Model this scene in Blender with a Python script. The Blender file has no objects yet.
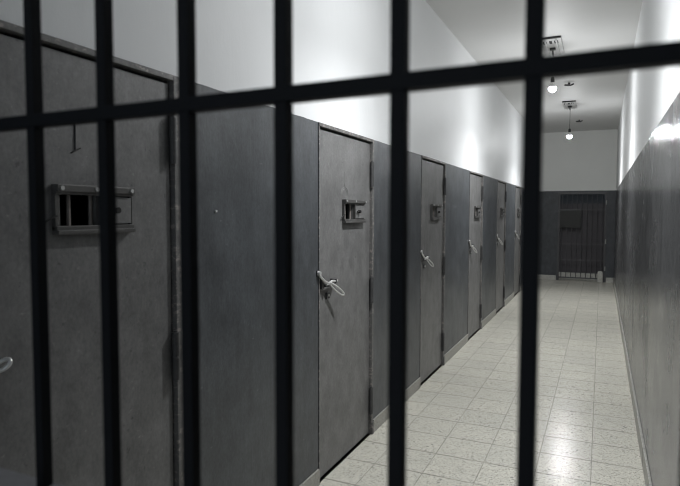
import bpy, bmesh, math, random
from mathutils import Vector, Matrix
random.seed(7)
sc = bpy.context.scene
col = sc.collection

# ------------------------------------------------------------------ measures (metres)
WL, WR = -1.413, 0.274          # left and right wall faces
Y0, Y1 = -1.0, 13.76            # back of the camera's end, far wall
HC, HP = 3.34, 2.02             # ceiling, top of the dark dado
DP, DW, D1 = 1.9538, 0.7758, 2.7965
DOORS = [D1 - DP + i * DP for i in range(6)]
GY = 0.5                        # plane of the near gate

# ------------------------------------------------------------------ materials
def new_mat(name):
    m = bpy.data.materials.new(name); m.use_nodes = True
    nt = m.node_tree
    return m, nt, nt.nodes['Principled BSDF']

def N(nt, t, **kw):
    n = nt.nodes.new(t)
    for k, v in kw.items():
        if k.startswith('_'): setattr(n, k[1:], v)
        else: n.inputs[k.replace('_', ' ')].default_value = v
    return n

def L(nt, a, b): nt.links.new(a, b)

def coords(nt, scale=(1, 1, 1), local=False):
    mp = N(nt, 'ShaderNodeMapping'); mp.inputs['Scale'].default_value = scale
    if local:
        tc = N(nt, 'ShaderNodeTexCoord'); oi = N(nt, 'ShaderNodeObjectInfo')
        ad = N(nt, 'ShaderNodeVectorMath', _operation='MULTIPLY_ADD')
        L(nt, oi.outputs['Location'], ad.inputs[0]); ad.inputs[1].default_value = (1, 1, 1)
        L(nt, tc.outputs['Object'], ad.inputs[2]); L(nt, ad.outputs[0], mp.inputs['Vector'])
    else:
        g = N(nt, 'ShaderNodeNewGeometry'); L(nt, g.outputs['Position'], mp.inputs['Vector'])
    return mp.outputs[0]

def noise(nt, vec, scale, detail=4, rough=.55):
    n = N(nt, 'ShaderNodeTexNoise', Scale=scale, Detail=detail, Roughness=rough); L(nt, vec, n.inputs['Vector'])
    return n.outputs['Fac']

def ramp(nt, fac, stops):
    r = N(nt, 'ShaderNodeValToRGB'); e = r.color_ramp.elements
    while len(e) < len(stops): e.new(.5)
    for el, (p, c) in zip(e, stops):
        el.position = p; el.color = (*c, 1) if len(c) == 3 else c
    L(nt, fac, r.inputs[0]); return r.outputs['Color']

def g3(v): return (v, v, v)

def mixc(nt, f, a, b, mode='MIX'):
    m = N(nt, 'ShaderNodeMix', _data_type='RGBA', _blend_type=mode)
    if isinstance(f, (int, float)): m.inputs[0].default_value = f
    else: L(nt, f, m.inputs[0])
    for sock, v in ((m.inputs[6], a), (m.inputs[7], b)):
        if isinstance(v, tuple): sock.default_value = (*v, 1)
        else: L(nt, v, sock)
    return m.outputs[2]

def math_(nt, op, a, b=None):
    m = N(nt, 'ShaderNodeMath', _operation=op)
    for i, v in enumerate((a, b)):
        if v is None: continue
        if isinstance(v, (int, float)): m.inputs[i].default_value = v
        else: L(nt, v, m.inputs[i])
    return m.outputs[0]

def bump(nt, b, h, strength, dist, prev=None):
    n = N(nt, 'ShaderNodeBump', Strength=strength, Distance=dist); L(nt, h, n.inputs['Height'])
    if prev: L(nt, prev, n.inputs['Normal'])
    L(nt, n.outputs[0], b.inputs['Normal']); return n.outputs[0]

def grain(nt, c, vec, amt):
    a = ramp(nt, noise(nt, vec, 85, 3, .7), [(.34, g3(0)), (.66, g3(1))])
    f = mixc(nt, a, g3(1 - amt * .6), g3(1 + amt * .6))
    b2 = ramp(nt, noise(nt, vec, 11, 6, .7), [(.34, g3(0)), (.66, g3(1))])
    f2 = mixc(nt, b2, g3(1 - amt), g3(1 + amt))
    return mixc(nt, 1.0, mixc(nt, 1.0, c, f, 'MULTIPLY'), f2, 'MULTIPLY')

def dado_wall(name, dark, dark2, white, rough_dark, rough_white, streak_strength, lumps=1.1):
    """Two coats of gloss paint: dark below HP, white above; the edge of the coat is slightly wavy."""
    m, nt, b = new_mat(name)
    p = coords(nt)
    g = N(nt, 'ShaderNodeNewGeometry'); sp = N(nt, 'ShaderNodeSeparateXYZ'); L(nt, g.outputs['Position'], sp.inputs[0])
    wob = math_(nt, 'MULTIPLY', math_(nt, 'SUBTRACT', noise(nt, p, 9, 3), .5), .010)
    z = math_(nt, 'ADD', sp.outputs['Z'], wob)
    up = math_(nt, 'GREATER_THAN', z, HP)
    blot = noise(nt, p, 2.2, 5, .6)
    st = noise(nt, coords(nt, (26, 26, 1.1)), 1.0, 5, .65)
    dk = mixc(nt, ramp(nt, noise(nt, coords(nt, (1, 1, .5)), 4.5, 7, .68), [(.32, g3(0)), (.68, g3(1))]), dark, tuple(c * 1.12 for c in dark2))
    dk = mixc(nt, math_(nt, 'MULTIPLY', st, .35), dk, tuple(c * 1.7 for c in dark2))
    # small chips and scratches of pale filler
    sc_ = noise(nt, coords(nt, (9, 9, 30)), 3.0, 6, .7)
    chip = ramp(nt, sc_, [(.66, g3(0)), (.70, g3(1))])
    dk = mixc(nt, math_(nt, 'MULTIPLY', chip, .5), dk, (.22, .22, .22))
    dk = grain(nt, dk, coords(nt, (1, 1, .7)), .22)
    wh = mixc(nt, noise(nt, p, 1.6, 4), white, tuple(c * .9 for c in white))
    L(nt, mixc(nt, up, dk, wh), b.inputs['Base Color'])
    r = mixc(nt, up, ramp(nt, blot, [(.3, g3(rough_dark)), (.7, g3(rough_dark + .12))]), g3(rough_white))
    L(nt, r, b.inputs['Roughness'])
    h = math_(nt, 'ADD', math_(nt, 'MULTIPLY', st, streak_strength), math_(nt, 'MULTIPLY', noise(nt, p, 40, 4), .12))
    h = math_(nt, 'ADD', h, math_(nt, 'MULTIPLY', noise(nt, coords(nt, (3.2, 3.2, .35)), 1., 2), streak_strength * 2.2))
    h = math_(nt, 'ADD', h, math_(nt, 'MULTIPLY', noise(nt, coords(nt, (1, 1, .6)), 7, 5, .6), lumps))
    bump(nt, b, h, .5, .004)
    b.inputs['Specular IOR Level'].default_value = .5
    return m

M = {}
M['wall_left'] = dado_wall('left_wall_paint', (.044, .0475, .0515), (.060, .0650, .0702), (.72, .73, .735), .34, .55, .3)
M['wall_right'] = dado_wall('right_wall_paint', (.053, .054, .055), (.074, .075, .076), (.70, .71, .71), .19, .8, .8, .35)
M['wall_end'] = dado_wall('end_wall_paint', (.040, .044, .050), (.055, .060, .067), (.82, .83, .81), .4, .6, .4)

def ceiling_mat():
    m, nt, b = new_mat('ceiling_whitewash')
    p = coords(nt)
    L(nt, mixc(nt, noise(nt, p, 1.3, 4), (.66, .66, .65), (.60, .60, .595)), b.inputs['Base Color'])
    b.inputs['Roughness'].default_value = .6
    bump(nt, b, noise(nt, p, 6, 5), .25, .01)
    return m
M['ceiling'] = ceiling_mat()

def terrazzo(name, base, base2, joints=True, rough=.215):
    m, nt, b = new_mat(name)
    p = coords(nt)
    v = N(nt, 'ShaderNodeTexVoronoi', Scale=165, _feature='F1'); L(nt, p, v.inputs['Vector'])
    sep = N(nt, 'ShaderNodeSeparateColor'); L(nt, v.outputs['Color'], sep.inputs[0])
    chips = ramp(nt, sep.outputs[0], [(0, tuple(c * .42 for c in base)), (.10, tuple(c * .55 for c in base)), (.17, base), (.7, base2), (.86, tuple(c * 1.18 for c in base2))])
    v2 = N(nt, 'ShaderNodeTexVoronoi', Scale=46, _feature='F1'); L(nt, p, v2.inputs['Vector'])
    s2 = N(nt, 'ShaderNodeSeparateColor'); L(nt, v2.outputs['Color'], s2.inputs[0])
    spot = math_(nt, 'MULTIPLY', math_(nt, 'LESS_THAN', s2.outputs[1], .035), math_(nt, 'LESS_THAN', v2.outputs['Distance'], .42))
    c = mixc(nt, spot, chips, (.22, .21, .19))
    c = mixc(nt, math_(nt, 'MULTIPLY', noise(nt, p, 1.7, 5, .6), .5), c, (.43, .42, .38))
    if joints:
        g = N(nt, 'ShaderNodeNewGeometry'); sp = N(nt, 'ShaderNodeSeparateXYZ'); L(nt, g.outputs['Position'], sp.inputs[0])
        masks = []; cells = []
        for ax, off in (('X', .02), ('Y', -.16)):
            q = math_(nt, 'DIVIDE', math_(nt, 'ADD', sp.outputs[ax], off + 30), .30)
            fr = math_(nt, 'FRACT', q); cells.append(math_(nt, 'FLOOR', q))
            d = math_(nt, 'MINIMUM', fr, math_(nt, 'SUBTRACT', 1.0, fr))
            masks.append(math_(nt, 'LESS_THAN', d, .010 if ax == 'X' else .021))
        cv = N(nt, 'ShaderNodeCombineXYZ'); L(nt, cells[0], cv.inputs[0]); L(nt, cells[1], cv.inputs[1])
        wn = N(nt, 'ShaderNodeTexWhiteNoise'); L(nt, cv.outputs[0], wn.inputs['Vector'])
        c = mixc(nt, math_(nt, 'MULTIPLY', wn.outputs['Value'], .22), c, (.37, .37, .34))
        j = math_(nt, 'MAXIMUM', *masks)
        jf = math_(nt, 'MULTIPLY', j, ramp(nt, noise(nt, p, 5, 3), [(.35, g3(.3)), (.58, g3(.52))]))
        c = mixc(nt, jf, c, (.12, .115, .10))
        bump(nt, b, math_(nt, 'SUBTRACT', math_(nt, 'MULTIPLY', noise(nt, p, 60, 4), .25), j), .35, .002)
    else:
        bump(nt, b, noise(nt, p, 50, 4), .4, .003)
    L(nt, c, b.inputs['Base Color'])
    L(nt, ramp(nt, noise(nt, p, 3, 5, .6), [(.3, g3(rough)), (.7, g3(rough + .02))]), b.inputs['Roughness'])
    return m
M['floor'] = terrazzo('terrazzo_tiles', (.53, .51, .435), (.635, .615, .53))
M['skirting'] = terrazzo('terrazzo_skirting', (.21, .206, .19), (.28, .275, .25), False, .4)
M['pale_skirting'] = terrazzo('pale_skirting', (.46, .46, .43), (.54, .54, .50), False, .4)

def door_paint(name, c1, c2, rough, chip=.62, chipc=(.30, .295, .285)):
    m, nt, b = new_mat(name)
    p = coords(nt, local=True)
    st = noise(nt, coords(nt, (10, 10, 1.6), True), 1.0, 6, .65)
    c = mixc(nt, noise(nt, p, 3, 6, .6), c1, c2)
    c = mixc(nt, math_(nt, 'MULTIPLY', st, .4), c, tuple(x * 1.35 for x in c2))
    sc_ = noise(nt, coords(nt, (14, 14, 22), True), 2.2, 7, .72)
    c = mixc(nt, math_(nt, 'MULTIPLY', ramp(nt, sc_, [(chip, g3(0)), (chip + .06, g3(1))]), .45), c, chipc)
    sd = noise(nt, coords(nt, (8, 8, 8), True), 3.1, 6, .7)
    c = mixc(nt, math_(nt, 'MULTIPLY', ramp(nt, sd, [(.31, g3(1)), (.36, g3(0))]), .5), c, (.03, .03, .03))
    c = grain(nt, c, coords(nt, (1, 1, .75), True), .22)
    L(nt, c, b.inputs['Base Color'])
    L(nt, ramp(nt, st, [(.3, g3(rough)), (.7, g3(rough + .15))]), b.inputs['Roughness'])
    bump(nt, b, math_(nt, 'ADD', st, math_(nt, 'MULTIPLY', noise(nt, p, 30, 5), .4)), .3, .003)
    return m
M['door'] = door_paint('door_grey_paint', (.098, .098, .098), (.150, .149, .147), .36)
M['frame'] = door_paint('frame_grey_paint', (.085, .084, .082), (.125, .122, .118), .45, .54, (.42, .37, .34))
M['hinge'] = door_paint('hinge_dark_paint', (.035, .035, .036), (.055, .055, .055), .4)

def metal(name, c, rough, metallic=1.0):
    m, nt, b = new_mat(name)
    p = coords(nt, local=True)
    L(nt, mixc(nt, noise(nt, p, 60, 4), c, tuple(x * .6 for x in c)), b.inputs['Base Color'])
    b.inputs['Roughness'].default_value = rough; b.inputs['Metallic'].default_value = metallic
    bump(nt, b, noise(nt, p, 90, 3), .2, .001)
    return m
M['steel'] = metal('worn_bright_steel', (.82, .82, .81), .28, .5)
M['rail'] = metal('worn_rail_steel', (.125, .122, .118), .4, .4)
M['rust'] = metal('rusty_bar_steel', (.30, .27, .25), .5, .3)
M['black'] = metal('black_plastic', (.012, .012, .012), .4, 0)
M['mark'] = metal('scratched_paint', (.30, .30, .29), .6, 0)
M['hole'] = metal('dark_hole', (.006, .006, .006), .8, 0)
M['gate'] = metal('gate_black_paint', (.006, .007, .009), .6, 0)
M['gate'].node_tree.nodes['Principled BSDF'].inputs['Specular IOR Level'].default_value = .15
M['plategrey'] = metal('shelf_grey_paint', (.20, .20, .21), .5, 0)
M['fargate'] = metal('far_gate_grey_paint', (.10, .10, .105), .45, 0)
M['farpanel'] = metal('far_panel_paint', (.085, .078, .088), .5, 0)
M['plate'] = metal('far_plate_paint', (.022, .023, .021), .5, 0)
M['galv'] = metal('galvanised_fitting', (.55, .55, .54), .45, .3)
M['white'] = metal('white_plastic', (.75, .75, .74), .4, 0)

def emis(name, c, s):
    m, nt, b = new_mat(name)
    b.inputs['Base Color'].default_value = (.9, .9, .9, 1)
    b.inputs['Emission Color'].default_value = (*c, 1); b.inputs['Emission Strength'].default_value = s
    return m
BULB = 540.0; SPOT = 172.0
M['bulb'] = emis('lit_bulb', (.97, .985, 1.0), BULB)

# ------------------------------------------------------------------ mesh helpers
def box(bm, lo, hi, bev=0):
    r = bmesh.ops.create_cube(bm, size=1)
    vs = r['verts']
    for v in vs:
        v.co = Vector([lo[i] + (v.co[i] + .5) * (hi[i] - lo[i]) for i in range(3)])
    if bev:
        es = list({e for v in vs for e in v.link_edges})
        bmesh.ops.bevel(bm, geom=es, offset=bev, segments=2, affect='EDGES', profile=.7)

def tube(bm, pts, r, seg=10, cap=True, radii=None):
    pts = [Vector(p) for p in pts]; rings = []
    up = None
    for i, p in enumerate(pts):
        t = (pts[min(i + 1, len(pts) - 1)] - pts[max(i - 1, 0)]).normalized()
        if up is None:
            up = t.orthogonal().normalized()
        else:
            up = (up - t * up.dot(t)).normalized()
        s = t.cross(up); rr = radii[i] if radii else r
        rings.append([bm.verts.new(p + (up * math.cos(2 * math.pi * k / seg) + s * math.sin(2 * math.pi * k / seg)) * rr) for k in range(seg)])
    for a, b in zip(rings, rings[1:]):
        for k in range(seg):
            f = bm.faces.new((a[k], a[(k + 1) % seg], b[(k + 1) % seg], b[k])); f.smooth = True
    if cap:
        for rg in (rings[0][::-1], rings[-1]):
            fc_ = bm.faces.new(rg)
            for e in fc_.edges: e.smooth = False

def lathe(bm, prof, c, seg=20):
    """profile of (radius, z) about the vertical through c"""
    rings = []
    for r, z in prof:
        if r < 1e-6: rings.append([bm.verts.new((c[0], c[1], c[2] + z))])
        else: rings.append([bm.verts.new((c[0] + r * math.cos(2 * math.pi * k / seg), c[1] + r * math.sin(2 * math.pi * k / seg), c[2] + z)) for k in range(seg)])
    for a, b in zip(rings, rings[1:]):
        for k in range(seg):
            q = [a[k % len(a)], a[(k + 1) % len(a)], b[(k + 1) % len(b)], b[k % len(b)]]
            u = []
            for v in q:
                if v not in u: u.append(v)
            if len(u) > 2:
                f = bm.faces.new(u); f.smooth = True

def disc(bm, c, r, axis='X', depth=.004, seg=14):
    a = Vector({'X': (1, 0, 0), 'Y': (0, 1, 0), 'Z': (0, 0, 1)}[axis])
    tube(bm, [Vector(c) - a * depth / 2, Vector(c) + a * depth / 2], r, seg)

def obj(name, bm, mat, parent=None):
    bmesh.ops.recalc_face_normals(bm, faces=bm.faces)
    me = bpy.data.meshes.new(name); bm.to_mesh(me); bm.free()
    me.materials.append(M[mat])
    o = bpy.data.objects.new(name, me); col.objects.link(o)
    if parent: o.parent = parent
    return o

def part(name, mat, parent, fn, label=None):
    bm = bmesh.new(); fn(bm); o = obj(name, bm, mat, parent)
    if label: o['label'] = label
    return o

def tag(o, label, cat, group=None, kind=None):
    o['label'] = label; o['category'] = cat
    if group: o['group'] = group
    if kind: o['kind'] = kind
    return o

def thing(name, label, cat, loc, group=None, kind=None):
    o = bpy.data.objects.new(name, None); o.location = loc; o.empty_display_size = .1; col.objects.link(o)
    return tag(o, label, cat, group, kind)

def copy_tree(o, parent=None):
    c = o.copy(); col.objects.link(c); c.parent = parent
    for ch in list(o.children): copy_tree(ch, c)
    return c

# ------------------------------------------------------------------ the shell
T = .16                                     # wall thickness
OL, OR, OT = .014, DW + .036, HP + .002     # door opening either side of the leaf, and its top
def left_wall(bm):
    ys = [Y0]
    for d in DOORS: ys += [d - OL, d + OR]
    ys.append(Y1)
    # front face with openings
    def quad(*p): bm.faces.new([bm.verts.new(q) for q in p])
    def face(y0, y1, z0, z1, x=WL): quad((x, y0, z0), (x, y1, z0), (x, y1, z1), (x, y0, z1))
    for i in range(0, len(ys), 2): face(ys[i], ys[i + 1], 0, OT)
    face(Y0, Y1, OT, HC)
    for d in DOORS:                         # reveals and the unlit end of each cell's entry
        a, b, k = d - OL, d + OR, WL - .5
        quad((WL, a, 0), (WL, a, OT), (k, a, OT), (k, a, 0)); quad((WL, b, 0), (k, b, 0), (k, b, OT), (WL, b, OT))
        quad((WL, a, OT), (WL, b, OT), (k, b, OT), (k, a, OT)); face(a, b, 0, OT, k)
        quad((WL, a, 0), (k, a, 0), (k, b, 0), (WL, b, 0))
    # outer back
    quad((WL - .55, Y0, 0), (WL - .55, Y0, HC), (WL - .55, Y1, HC), (WL - .55, Y1, 0))
    bmesh.ops.remove_doubles(bm, verts=bm.verts, dist=1e-5)
bm = bmesh.new(); left_wall(bm); o = obj('wall_left', bm, 'wall_left'); tag(o, 'left corridor wall, dark grey gloss paint below white', 'wall', kind='structure')
bm = bmesh.new(); box(bm, (WR, Y0, 0), (WR + T, Y1 + .6, HC)); o = obj('wall_right', bm, 'wall_right'); tag(o, 'right corridor wall with glossy grey lower half and white upper half', 'wall', kind='structure')
GL, GR, GT = -.895, .10, 1.995              # opening of the far gate
def back_wall(bm):
    box(bm, (WL, Y1, 0), (GL, Y1 + .14, HC)); box(bm, (GR, Y1, 0), (WR, Y1 + .14, HC)); box(bm, (GL, Y1, GT), (GR, Y1 + .14, HC))
    box(bm, (WL, Y1 + .9, 0), (WR, Y1 + 1.0, HC))
bm = bmesh.new(); back_wall(bm); o = obj('wall_back', bm, 'wall_end'); tag(o, 'far end wall around the barred gate', 'wall', kind='structure')
bm = bmesh.new(); box(bm, (WL - .55, Y0 - .1, -.1), (WR + T, Y1 + 1.0, 0)); o = obj('floor', bm, 'floor'); tag(o, 'worn pale terrazzo tile floor of the corridor', 'floor', kind='structure')
bm = bmesh.new(); box(bm, (WL - .55, Y0 - .1, HC), (WR + T, Y1 + 1.0, HC + .1)); o = obj('ceiling', bm, 'ceiling'); tag(o, 'white plastered corridor ceiling', 'ceiling', kind='structure')

def skirt_left(bm):
    ys = [Y0] + [v for d in DOORS for v in (d - OL - .004, d + OR + .004)] + [Y1 - .02]
    for i in range(0, len(ys), 2): box(bm, (WL, ys[i], 0), (WL + .012, ys[i + 1], .092), .003)
bm = bmesh.new(); skirt_left(bm); o = obj('baseboard_left', bm, 'skirting'); tag(o, 'low terrazzo skirting between the cell doors', 'skirting', kind='structure')
def skirt_right(bm):
    y = Y0
    while y < Y1 - .05:
        e = min(y + .6, Y1 - .015); dx = random.uniform(-.0015, .0015)
        box(bm, (WR - .014 + dx, y + .001, 0), (WR, e - .001, .118), .004); y = e
bm = bmesh.new(); skirt_right(bm); o = obj('baseboard_right', bm, 'skirting'); tag(o, 'dusty terrazzo skirting along the right wall', 'skirting', kind='structure')
bm = bmesh.new(); box(bm, (WL + .013, Y1 - .014, 0), (GL - .02, Y1, .105), .003); box(bm, (GR + .02, Y1 - .014, 0), (WR - .016, Y1, .105), .003)
o = obj('baseboard_back', bm, 'pale_skirting'); tag(o, 'pale skirting either side of the far gate', 'skirting', kind='structure')

# ------------------------------------------------------------------ cell doors
HZ0, HZ1 = 1.464, 1.609      # inspection hatch, from the latch edge
def make_door(label, HY0, HY1, tip, rod=.19, key=.112):
    HO0, HO1 = HY0 + .024, HY0 + .155                  # its open half
    t = thing('door_1', label, 'door', (WL, 0, 0), 'cell doors along the left wall', 'structure')
    def leaf(bm):
        x0, x1, y0, y1, z0, z1 = -.045, -.011, .016, DW - .003, .014, 1.990
        xs = [y0, HO0, HO1, y1]; zs = [z0, HZ0 + .024, HZ1 - .025, z1]
        def ring(x):
            return [[bm.verts.new((x, y, z)) for z in zs] for y in xs]
        A, B = ring(x1), ring(x0)
        for i in range(3):
            for j in range(3):
                if (i, j) == (1, 1): continue
                for G in (A, B): bm.faces.new((G[i][j], G[i + 1][j], G[i + 1][j + 1], G[i][j + 1]))
        out = [(i, 0) for i in range(4)] + [(3, j) for j in range(1, 4)] + [(i, 3) for i in (2, 1, 0)] + [(0, j) for j in (2, 1)]
        inn = [(1, 1), (2, 1), (2, 2), (1, 2)]
        for lp in (out, inn):
            for (a, b), (c, d) in zip(lp, lp[1:] + lp[:1]): bm.faces.new((A[a][b], A[c][d], B[c][d], B[a][b]))
        es = [e for e in bm.edges if all(abs(v.co.x - x1) < 1e-6 for v in e.verts) and len([f for f in e.link_faces if abs(f.normal.x) < .5 or True]) == 2
              and (all(v.co.y in (y0,) or abs(v.co.y - y0) < 1e-6 for v in e.verts) or all(abs(v.co.y - y1) < 1e-6 for v in e.verts) or all(abs(v.co.z - z1) < 1e-6 for v in e.verts))]
        bmesh.ops.bevel(bm, geom=es, offset=.003, segments=2, affect='EDGES')
    part('door_leaf', 'door', t, leaf)
    def frame(bm):
        box(bm, (-.05, -.012, 0), (.004, -.003, HP), .0015)                        # latch jamb
        box(bm, (-.05, DW + .005, 0), (.007, DW + .034, HP), .003)                 # hinge jamb
        box(bm, (-.05, DW + .0005, .01), (-.02, DW + .005, 2.0))                   # rebate
        box(bm, (-.05, -.012, 2.001), (.006, DW + .034, HP), .0025)                # head
        box(bm, (.0, DW + .004, 0), (.016, DW + .032, .085), .004)                 # boss where the jamb meets the floor
    part('door_frame', 'frame', t, frame)
    for z0, z1 in ((1.703, 1.868), (.915, 1.09), (.150, .330)):
        def hinge(bm, z0=z0, z1=z1):
            zm = (z0 + z1) / 2
            for a_, b_, r_ in ((z0, zm - .0015, .0135), (zm - .0015, zm + .0015, .011), (zm + .0015, z1, .0135)):
                tube(bm, [(.006, DW - .002, a_), (.006, DW - .002, b_)], r_, 14)
            tube(bm, [(.006, DW - .002, z1), (.006, DW - .002, z1 + .006)], .007, 10)
        part('hinge', 'hinge', t, hinge)
    h = part('hatch_frame', 'rail', t, lambda bm: (
        box(bm, (-.013, HY0, HZ1 - .022), (.016, HY1, HZ1), .003), box(bm, (-.013, HY0, HZ1 - .029), (.008, HY1, HZ1 - .021), .002),
        box(bm, (-.013, HY0, HZ0 + .012), (.010, HY1, HZ0 + .025), .002), box(bm, (-.013, HY0, HZ0), (.016, HY1, HZ0 + .013), .003),
        box(bm, (-.013, HY0, HZ0 + .013), (.003, HY0 + .016, HZ1 - .022), .002),
        box(bm, (-.013, HO1 + .001, HZ0 + .024), (.009, HO1 + .012, HZ1 - .027), .002)), 'worn steel frame of the hatch')
    for k, y in enumerate((HY0 + .014, (HY0 + HY1) / 2 - .01, HY1 - .016)):
        part('bolt_head', 'galv', h, lambda bm, y=y: disc(bm, (.017, y, HZ1 - .011), .0065, 'X', .006))
    for y in (HO0 + .042, HO0 + .122):
        part('hatch_bar', 'rust', h, lambda bm, y=y: tube(bm, [(-.024, y, HZ0 + .02), (-.024, y, HZ1 - .02)], .0065, 10))
    s = part('hatch_slide', 'door', t, lambda bm: box(bm, (-.013, HO1 + .012, HZ0 + .029), (.004, HY1 - .008, HZ1 - .033), .001))
    part('slide_gap_shade', 'hole', h, lambda bm: box(bm, (-.013, HY1 - .0075, HZ0 + .026), (.001, HY1 - .001, HZ1 - .030)))  # near-black strip, paints the shade of the gap past the slide
    part('slide_knob', 'black', s, lambda bm: (tube(bm, [(.002, HO1 + .062, 1.535), (.022, HO1 + .062, 1.535)], .010, 12), tube(bm, [(.012, HO1 + .03, 1.533), (.012, HO1 + .075, 1.536)], .004, 8)))
    part('hatch_hook', 'black', h, lambda bm: tube(bm, [(.002, HY0 - .034, 1.500), (.008, HY0 - .012, 1.514), (.008, HY0 + .002, 1.518)], .003, 8))
    # slide bolt with a swinging loop handle
    b = part('door_bolt', 'steel', t, lambda bm: (
        tube(bm, [(.012, -.026, 1.192), (.014, -.010, 1.172), (.016, .030, 1.145), (.018, .078, 1.128)], .0075, 10),
        tube(bm, [(.018, .055, 1.120), (.018, .055 + (rod - .055) * .5, 1.136), (.018, .055 + (rod - .055) * .75, 1.132), (.018, rod, 1.133)], .0075, 10),
        disc(bm, (.010, -.026, 1.194), .0125, 'X', .020, 14)))
    part('bolt_keeper', 'hinge', b, lambda bm: (
        box(bm, (-.012, .020, 1.10), (.006, .05, 1.17), .002), box(bm, (-.012, .060, 1.108), (.027, .076, 1.124), .003), box(bm, (-.012, rod - .03, 1.118), (.027, rod - .014, 1.146), .003),
        box(bm, (0, -.040, 1.175), (.006, -.014, 1.21), .002)))
    def loop(bm):
        a, e = Vector((.022, .088 if rod > .1 else .070, 1.128)), Vector(tip)
        d = (e - a).normalized(); n = Vector((.25, .55, .8)); n = (n - d * n.dot(d)).normalized()
        pts = []
        for k in range(25):
            th = 2 * math.pi * k / 24
            pts.append(a.lerp(e, .5 - .5 * math.cos(th)) + n * .0155 * math.sin(th) * (0.6 + .4 * (.5 - .5 * math.cos(th))))
        tube(bm, pts, .0055, 8, False)
    part('loop_handle', 'steel', b, loop)
    k = part('keyhole_plate', 'hinge', t, lambda bm: box(bm, (-.013, key - .017, 1.036), (.002, key + .017, 1.072), .002))
    part('keyhole', 'steel', k, lambda bm: disc(bm, (.003, key, 1.054), .009, 'X', .005))
    return t

labels = [
    'large grey steel cell door closest to the near bars, cut off by the photo edge',
    'grey steel cell door with scratched arch mark above its hatch, second from the near bars',
    'third grey cell door from the near bars, midway along the left wall',
    'fourth grey cell door from the near bars along the left wall',
    'narrow-looking grey cell door, second from the far end of the left wall',
    'farthest grey cell door on the left wall, only a sliver showing']
first = make_door(labels[0], .284, .578, (.065, .094, 1.153), .082, .065)
proto = make_door(labels[1], .325, .650, (.052, .215, 1.048))
doors = []
for i, d in enumerate(DOORS):
    o = first if i == 0 else proto if i == 1 else copy_tree(proto)
    o.location = (WL, d, 0); o['label'] = labels[i]; doors.append(o)
proto.name = 'door_tmp'; first.name = 'door_tmp2'
for i, o in enumerate(doors): o.name = 'door_%d' % (i + 1)

# what only single doors show
part('wire_hook', 'black', doors[0], lambda bm: (tube(bm, [(-.009, .369, 1.815), (-.009, .368, 1.76), (-.009, .367, 1.712)], .0022, 8),
     tube(bm, [(-.009, .352, 1.703), (-.008, .368, 1.712), (-.009, .386, 1.720)], .0024, 8)), 'thin dark wire hook above the hatch')
def arch(bm):
    for r, z in ((.055, 1.632), (.040, 1.634)):
        tube(bm, [(-.0102, .36 + r * math.cos(math.pi * k / 10) , z + .052 * r / .055 * math.sin(math.pi * k / 10)) for k in range(11)], .0016, 6)
    tube(bm, [(-.0102, .36, 1.687), (-.0102, .352, 1.72), (-.0102, .358, 1.755)], .0014, 6); disc(bm, (-.010, .36, 1.772), .006, 'X', .002)
part('scratched_mark', 'mark', doors[1], arch, 'pale arch shaped mark scratched in the paint')

# pale nail head in the wall between the first two doors
bm = bmesh.new(); disc(bm, (WL + .003, 1.868, 1.534), .005, 'X', .008); o = obj('nail', bm, 'white'); tag(o, 'tiny pale nail head in the dark left wall between the nearest two cell doors', 'nail')

# ------------------------------------------------------------------ near gate
gate = thing('barred_gate', 'black barred gate right in front of the viewer, blurred and filling the photo', 'gate', ((WL + WR) / 2, GY, 0))
cx = (WL + WR) / 2
GTOP = 2.62; GX, GS, BR = -.0532, .1204, .0072
NUDGE = {0: -.0003, -1: .0031, -2: .0008, -4: -.001}      # the bars are not welded quite evenly
i = -11
while GX + i * GS < WR - .03:
    x = GX + i * GS - cx - (.003 if i <= -5 else 0) + NUDGE.get(i, 0)
    part('bar', 'gate', gate, lambda bm, x=x: box(bm, (x - BR, -BR, .06), (x + BR, BR, GTOP - .02), .0012))
    i += 1
for z in (.229, .703, 1.157, 1.6493, 2.125):
    part('crossbar', 'gate', gate, lambda bm, z=z: (box(bm, (WL + .03 - cx, -.009, z - .0078), (WR - .03 - cx, .009, z + .0078), .0015),
         [setattr(v.co, 'z', v.co.z + .007 * (v.co.x + cx)) for v in bm.verts]))
part('tray_shelf', 'plategrey', gate, lambda bm: box(bm, (WL + .034 - cx, -.075, 1.1655), (-.56 - cx, .0105, 1.1695), .001), 'flat grey metal shelf on the lower crossbar')
part('gate_frame', 'gate', gate, lambda bm: (box(bm, (WL + .001 - cx, -.02, 0), (WL + .033 - cx, .02, GTOP), .003), box(bm, (WR - .033 - cx, -.02, 0), (WR - .001 - cx, .02, GTOP), .003),
     box(bm, (WL + .033 - cx, -.02, GTOP - .035), (WR - .033 - cx, .02, GTOP), .003), box(bm, (WL + .033 - cx, -.02, .03), (WR - .033 - cx, .02, .065), .003)))

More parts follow.
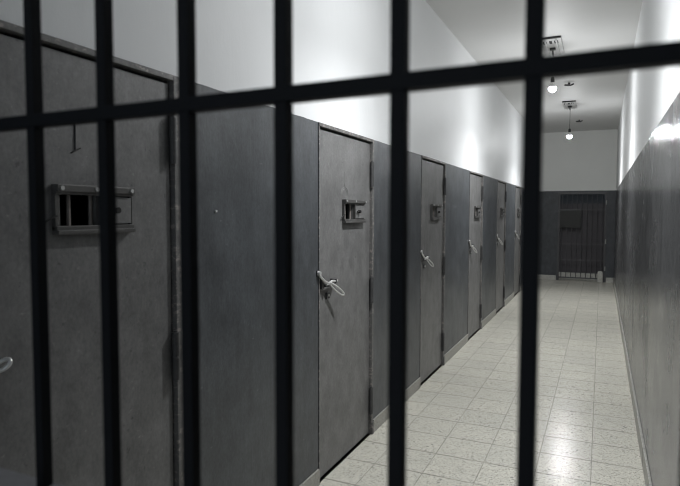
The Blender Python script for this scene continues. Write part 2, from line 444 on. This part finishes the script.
# ------------------------------------------------------------------ far gate
fg = thing('barred_gate', 'grey barred gate closing the opening in the far end wall', 'gate', ((GL + GR) / 2, Y1 + .03, 0))
fc = (GL + GR) / 2; hw = (GR - GL) / 2
part('gate_frame', 'fargate', fg, lambda bm: (box(bm, (-hw + .002, -.034, 0), (-hw + .04, .02, GT - .002), .004), box(bm, (hw - .04, -.034, 0), (hw - .002, .02, GT - .002), .004),
     box(bm, (-hw + .04, -.034, GT - .05), (hw - .04, .02, GT - .002), .004)))
for k in range(9):
    x = -hw + .085 + k * (2 * hw - .17) / 8
    part('bar', 'fargate', fg, lambda bm, x=x: tube(bm, [(x, 0, .06), (x, 0, GT - .04)], .0085, 10))
for z in (1.60, .83, .47, .068):
    part('crossbar', 'fargate', fg, lambda bm, z=z: box(bm, (-hw + .04, -.022, z - .014), (hw - .04, -.008, z + .014), .002))
part('lock_plate', 'plate', fg, lambda bm: box(bm, (-hw + .04, -.021, 1.22), (-.02, -.009, 1.585), .002), 'dark sheet metal plate behind the bars on the left half')
part('lock_plate', 'plate', fg, lambda bm: box(bm, (-hw + .04, -.023, 1.195), (-.02, -.008, 1.22), .002))
for z in (1.76, .9, .3):
    part('hinge', 'galv', fg, lambda bm, z=z: tube(bm, [(hw - .004, -.044, z - .05), (hw - .004, -.044, z + .05)], .012, 10))
o = part('door_7', 'farpanel', None, lambda bm: (box(bm, (GL + .005, Y1 + .22, .0), (GR - .005, Y1 + .26, 1.74), .004), box(bm, (GL + .03, Y1 + .212, .9), (GR - .03, Y1 + .22, .93), .002)))
tag(o, 'dull grey sheet metal door behind the far barred gate', 'door', kind='structure')
o = part('trim_1', 'pale_skirting', None, lambda bm: box(bm, (GL + .002, Y1 + .09, 0), (GR - .002, Y1 + .22, .165), .006)); tag(o, 'pale raised threshold behind the far gate', 'threshold', kind='structure')
o = part('concrete_block', 'pale_skirting', None, lambda bm: (box(bm, (-.050, Y1 - .10, 0), (.055, Y1 - .035, .225), .012), box(bm, (-.040, Y1 - .095, .215), (.045, Y1 - .042, .245), .012)))
tag(o, 'small pale block standing at the foot of the far gate', 'block')

# ------------------------------------------------------------------ lamps
BX = -.525
def make_lamp(bz, dim):
    t = thing('ceiling_lamp', '', 'lamp', (BX, 0, HC))
    part('fitting_plate', 'galv', t, lambda bm: (box(bm, (-.103, -.30, -.022), (.103, .34, -.001), .002),
         box(bm, (-.062, -.29, -.040), (-.047, .33, -.022), .001), box(bm, (.047, -.29, -.040), (.062, .33, -.022), .001)))
    part('end_cap', 'black', t, lambda bm: box(bm, (-.103, -.316, -.020), (.103, -.30, -.001), .003))
    for x, r in ((-.062, .019), (-.005, .013), (.05, .019)):
        part('fixing_hole', 'hole', t, lambda bm, x=x, r=r: box(bm, (x - r, -.235, -.025), (x + r, -.135, -.021), .001))
    part('hook', 'black', t, lambda bm: (box(bm, (-.03, .0, -.05), (.03, .05, -.028), .004), tube(bm, [(0, .05, -.03), (0, .06, -.07), (0, .09, -.085), (0, .11, -.06)], .008, 8)))
    part('cord', 'black', t, lambda bm: tube(bm, [(0, .10, -.06), (.002, .10, -.2), (0, .10, bz + .085)], .0035, 6))
    part('lamp_socket', 'black', t, lambda bm: lathe(bm, [(0, .085), (.010, .085), (.018, .075), (.021, .05), (.021, .025), (.017, .018), (0, .018)], (0, .10, bz)))
    R = .040; bb = -.045
    part('bulb_neck', 'white', t, lambda bm: lathe(bm, [(.0, .062), (.014, .062), (.015, .03), (.022, .005), (.033, -.02), (.0385, -.034), (0, -.034)], (0, .10, bz)))
    part('bulb', 'bulb', t, lambda bm: lathe(bm, [(.0386, -.0345)] + [(R * math.cos(math.radians(a)), bb + R * math.sin(math.radians(a))) for a in (12, 0, -18, -36, -54, -72, -90)], (0, .10, bz), 16), 'glowing white bulb')
    ld = bpy.data.lights.new('led_beam', 'SPOT'); ld.energy = SPOT * dim; ld.color = (.97, .985, 1.0); ld.shadow_soft_size = .03
    ld.spot_size = math.radians(148); ld.spot_blend = 1.0
    lo = bpy.data.objects.new('led_beam', ld); col.objects.link(lo); lo.parent = t; lo.location = (0, .10, bz - .09)
    return t
for i, (y, lb) in enumerate(((6.62, 'bare hanging bulb under a metal ceiling plate, nearer of the two'),
                             (10.30, 'bare hanging bulb deepest in the corridor, close to the far end wall'),
                             (2.95, 'bare hanging bulb above the viewer, out of the top of the photo'))):
    o = make_lamp((-.40, -.475, -.43)[i], (1, 1, .8)[i])
    o.location = (BX, y, HC); o['label'] = lb; o['group'] = 'hanging ceiling bulbs'
for i, (x, y, lb) in enumerate(((-.455, 8.62, 'small black ceiling hook between the two hanging bulbs'), (-.44, 12.1, 'small black ceiling hook beyond the farther hanging bulb'))):
    if i == 0:
        hk = thing('ceiling_hook', lb, 'hook', (x, y, HC), 'black ceiling hooks')
        part('hook_base', 'black', hk, lambda bm: box(bm, (-.016, -.02, -.03), (.016, .02, 0), .004))
        part('hook_wire', 'black', hk, lambda bm: tube(bm, [(-.06, .0, -.024), (-.02, .0, -.03), (.02, 0, -.034), (.05, 0, -.022), (.062, 0, -.018)], .012, 10))
    else:
        h2 = copy_tree(hk); h2.location = (x, y, HC); h2['label'] = lb

# ------------------------------------------------------------------ cool world fill, added through the end left open behind the viewer; camera
w = bpy.data.worlds.new('added_back_fill'); sc.world = w; w.use_nodes = True
w.node_tree.nodes['Background'].inputs[0].default_value = (.80, .90, 1.0, 1); w.node_tree.nodes['Background'].inputs[1].default_value = .55

f_px, yaw, pitch, roll = 567.07, -.4316, -.054, .0019
F = Vector((math.sin(yaw) * math.cos(pitch), math.cos(yaw) * math.cos(pitch), math.sin(pitch)))
R_ = Vector((math.cos(yaw), -math.sin(yaw), 0)); U_ = R_.cross(F)
R2 = R_ * math.cos(roll) + U_ * math.sin(roll); U2 = -R_ * math.sin(roll) + U_ * math.cos(roll)
cam = bpy.data.cameras.new('camera'); co = bpy.data.objects.new('camera', cam); col.objects.link(co)
mw = Matrix((R2, U2, -F)).transposed().to_4x4(); mw.translation = (0, 0, 1.53); co.matrix_world = mw
cam.sensor_width = 36; cam.lens = f_px / 680 * 36; cam.clip_start = .02
cam.dof.use_dof = True; cam.dof.focus_distance = 3.4; cam.dof.aperture_fstop = 4.6
sc.camera = co
vs = sc.view_settings
vs.view_transform = 'Standard'; vs.look = 'None'; vs.gamma = 1; vs.use_curve_mapping = False; vs.exposure = 0.17
sc.cycles.filter_width = 1.0
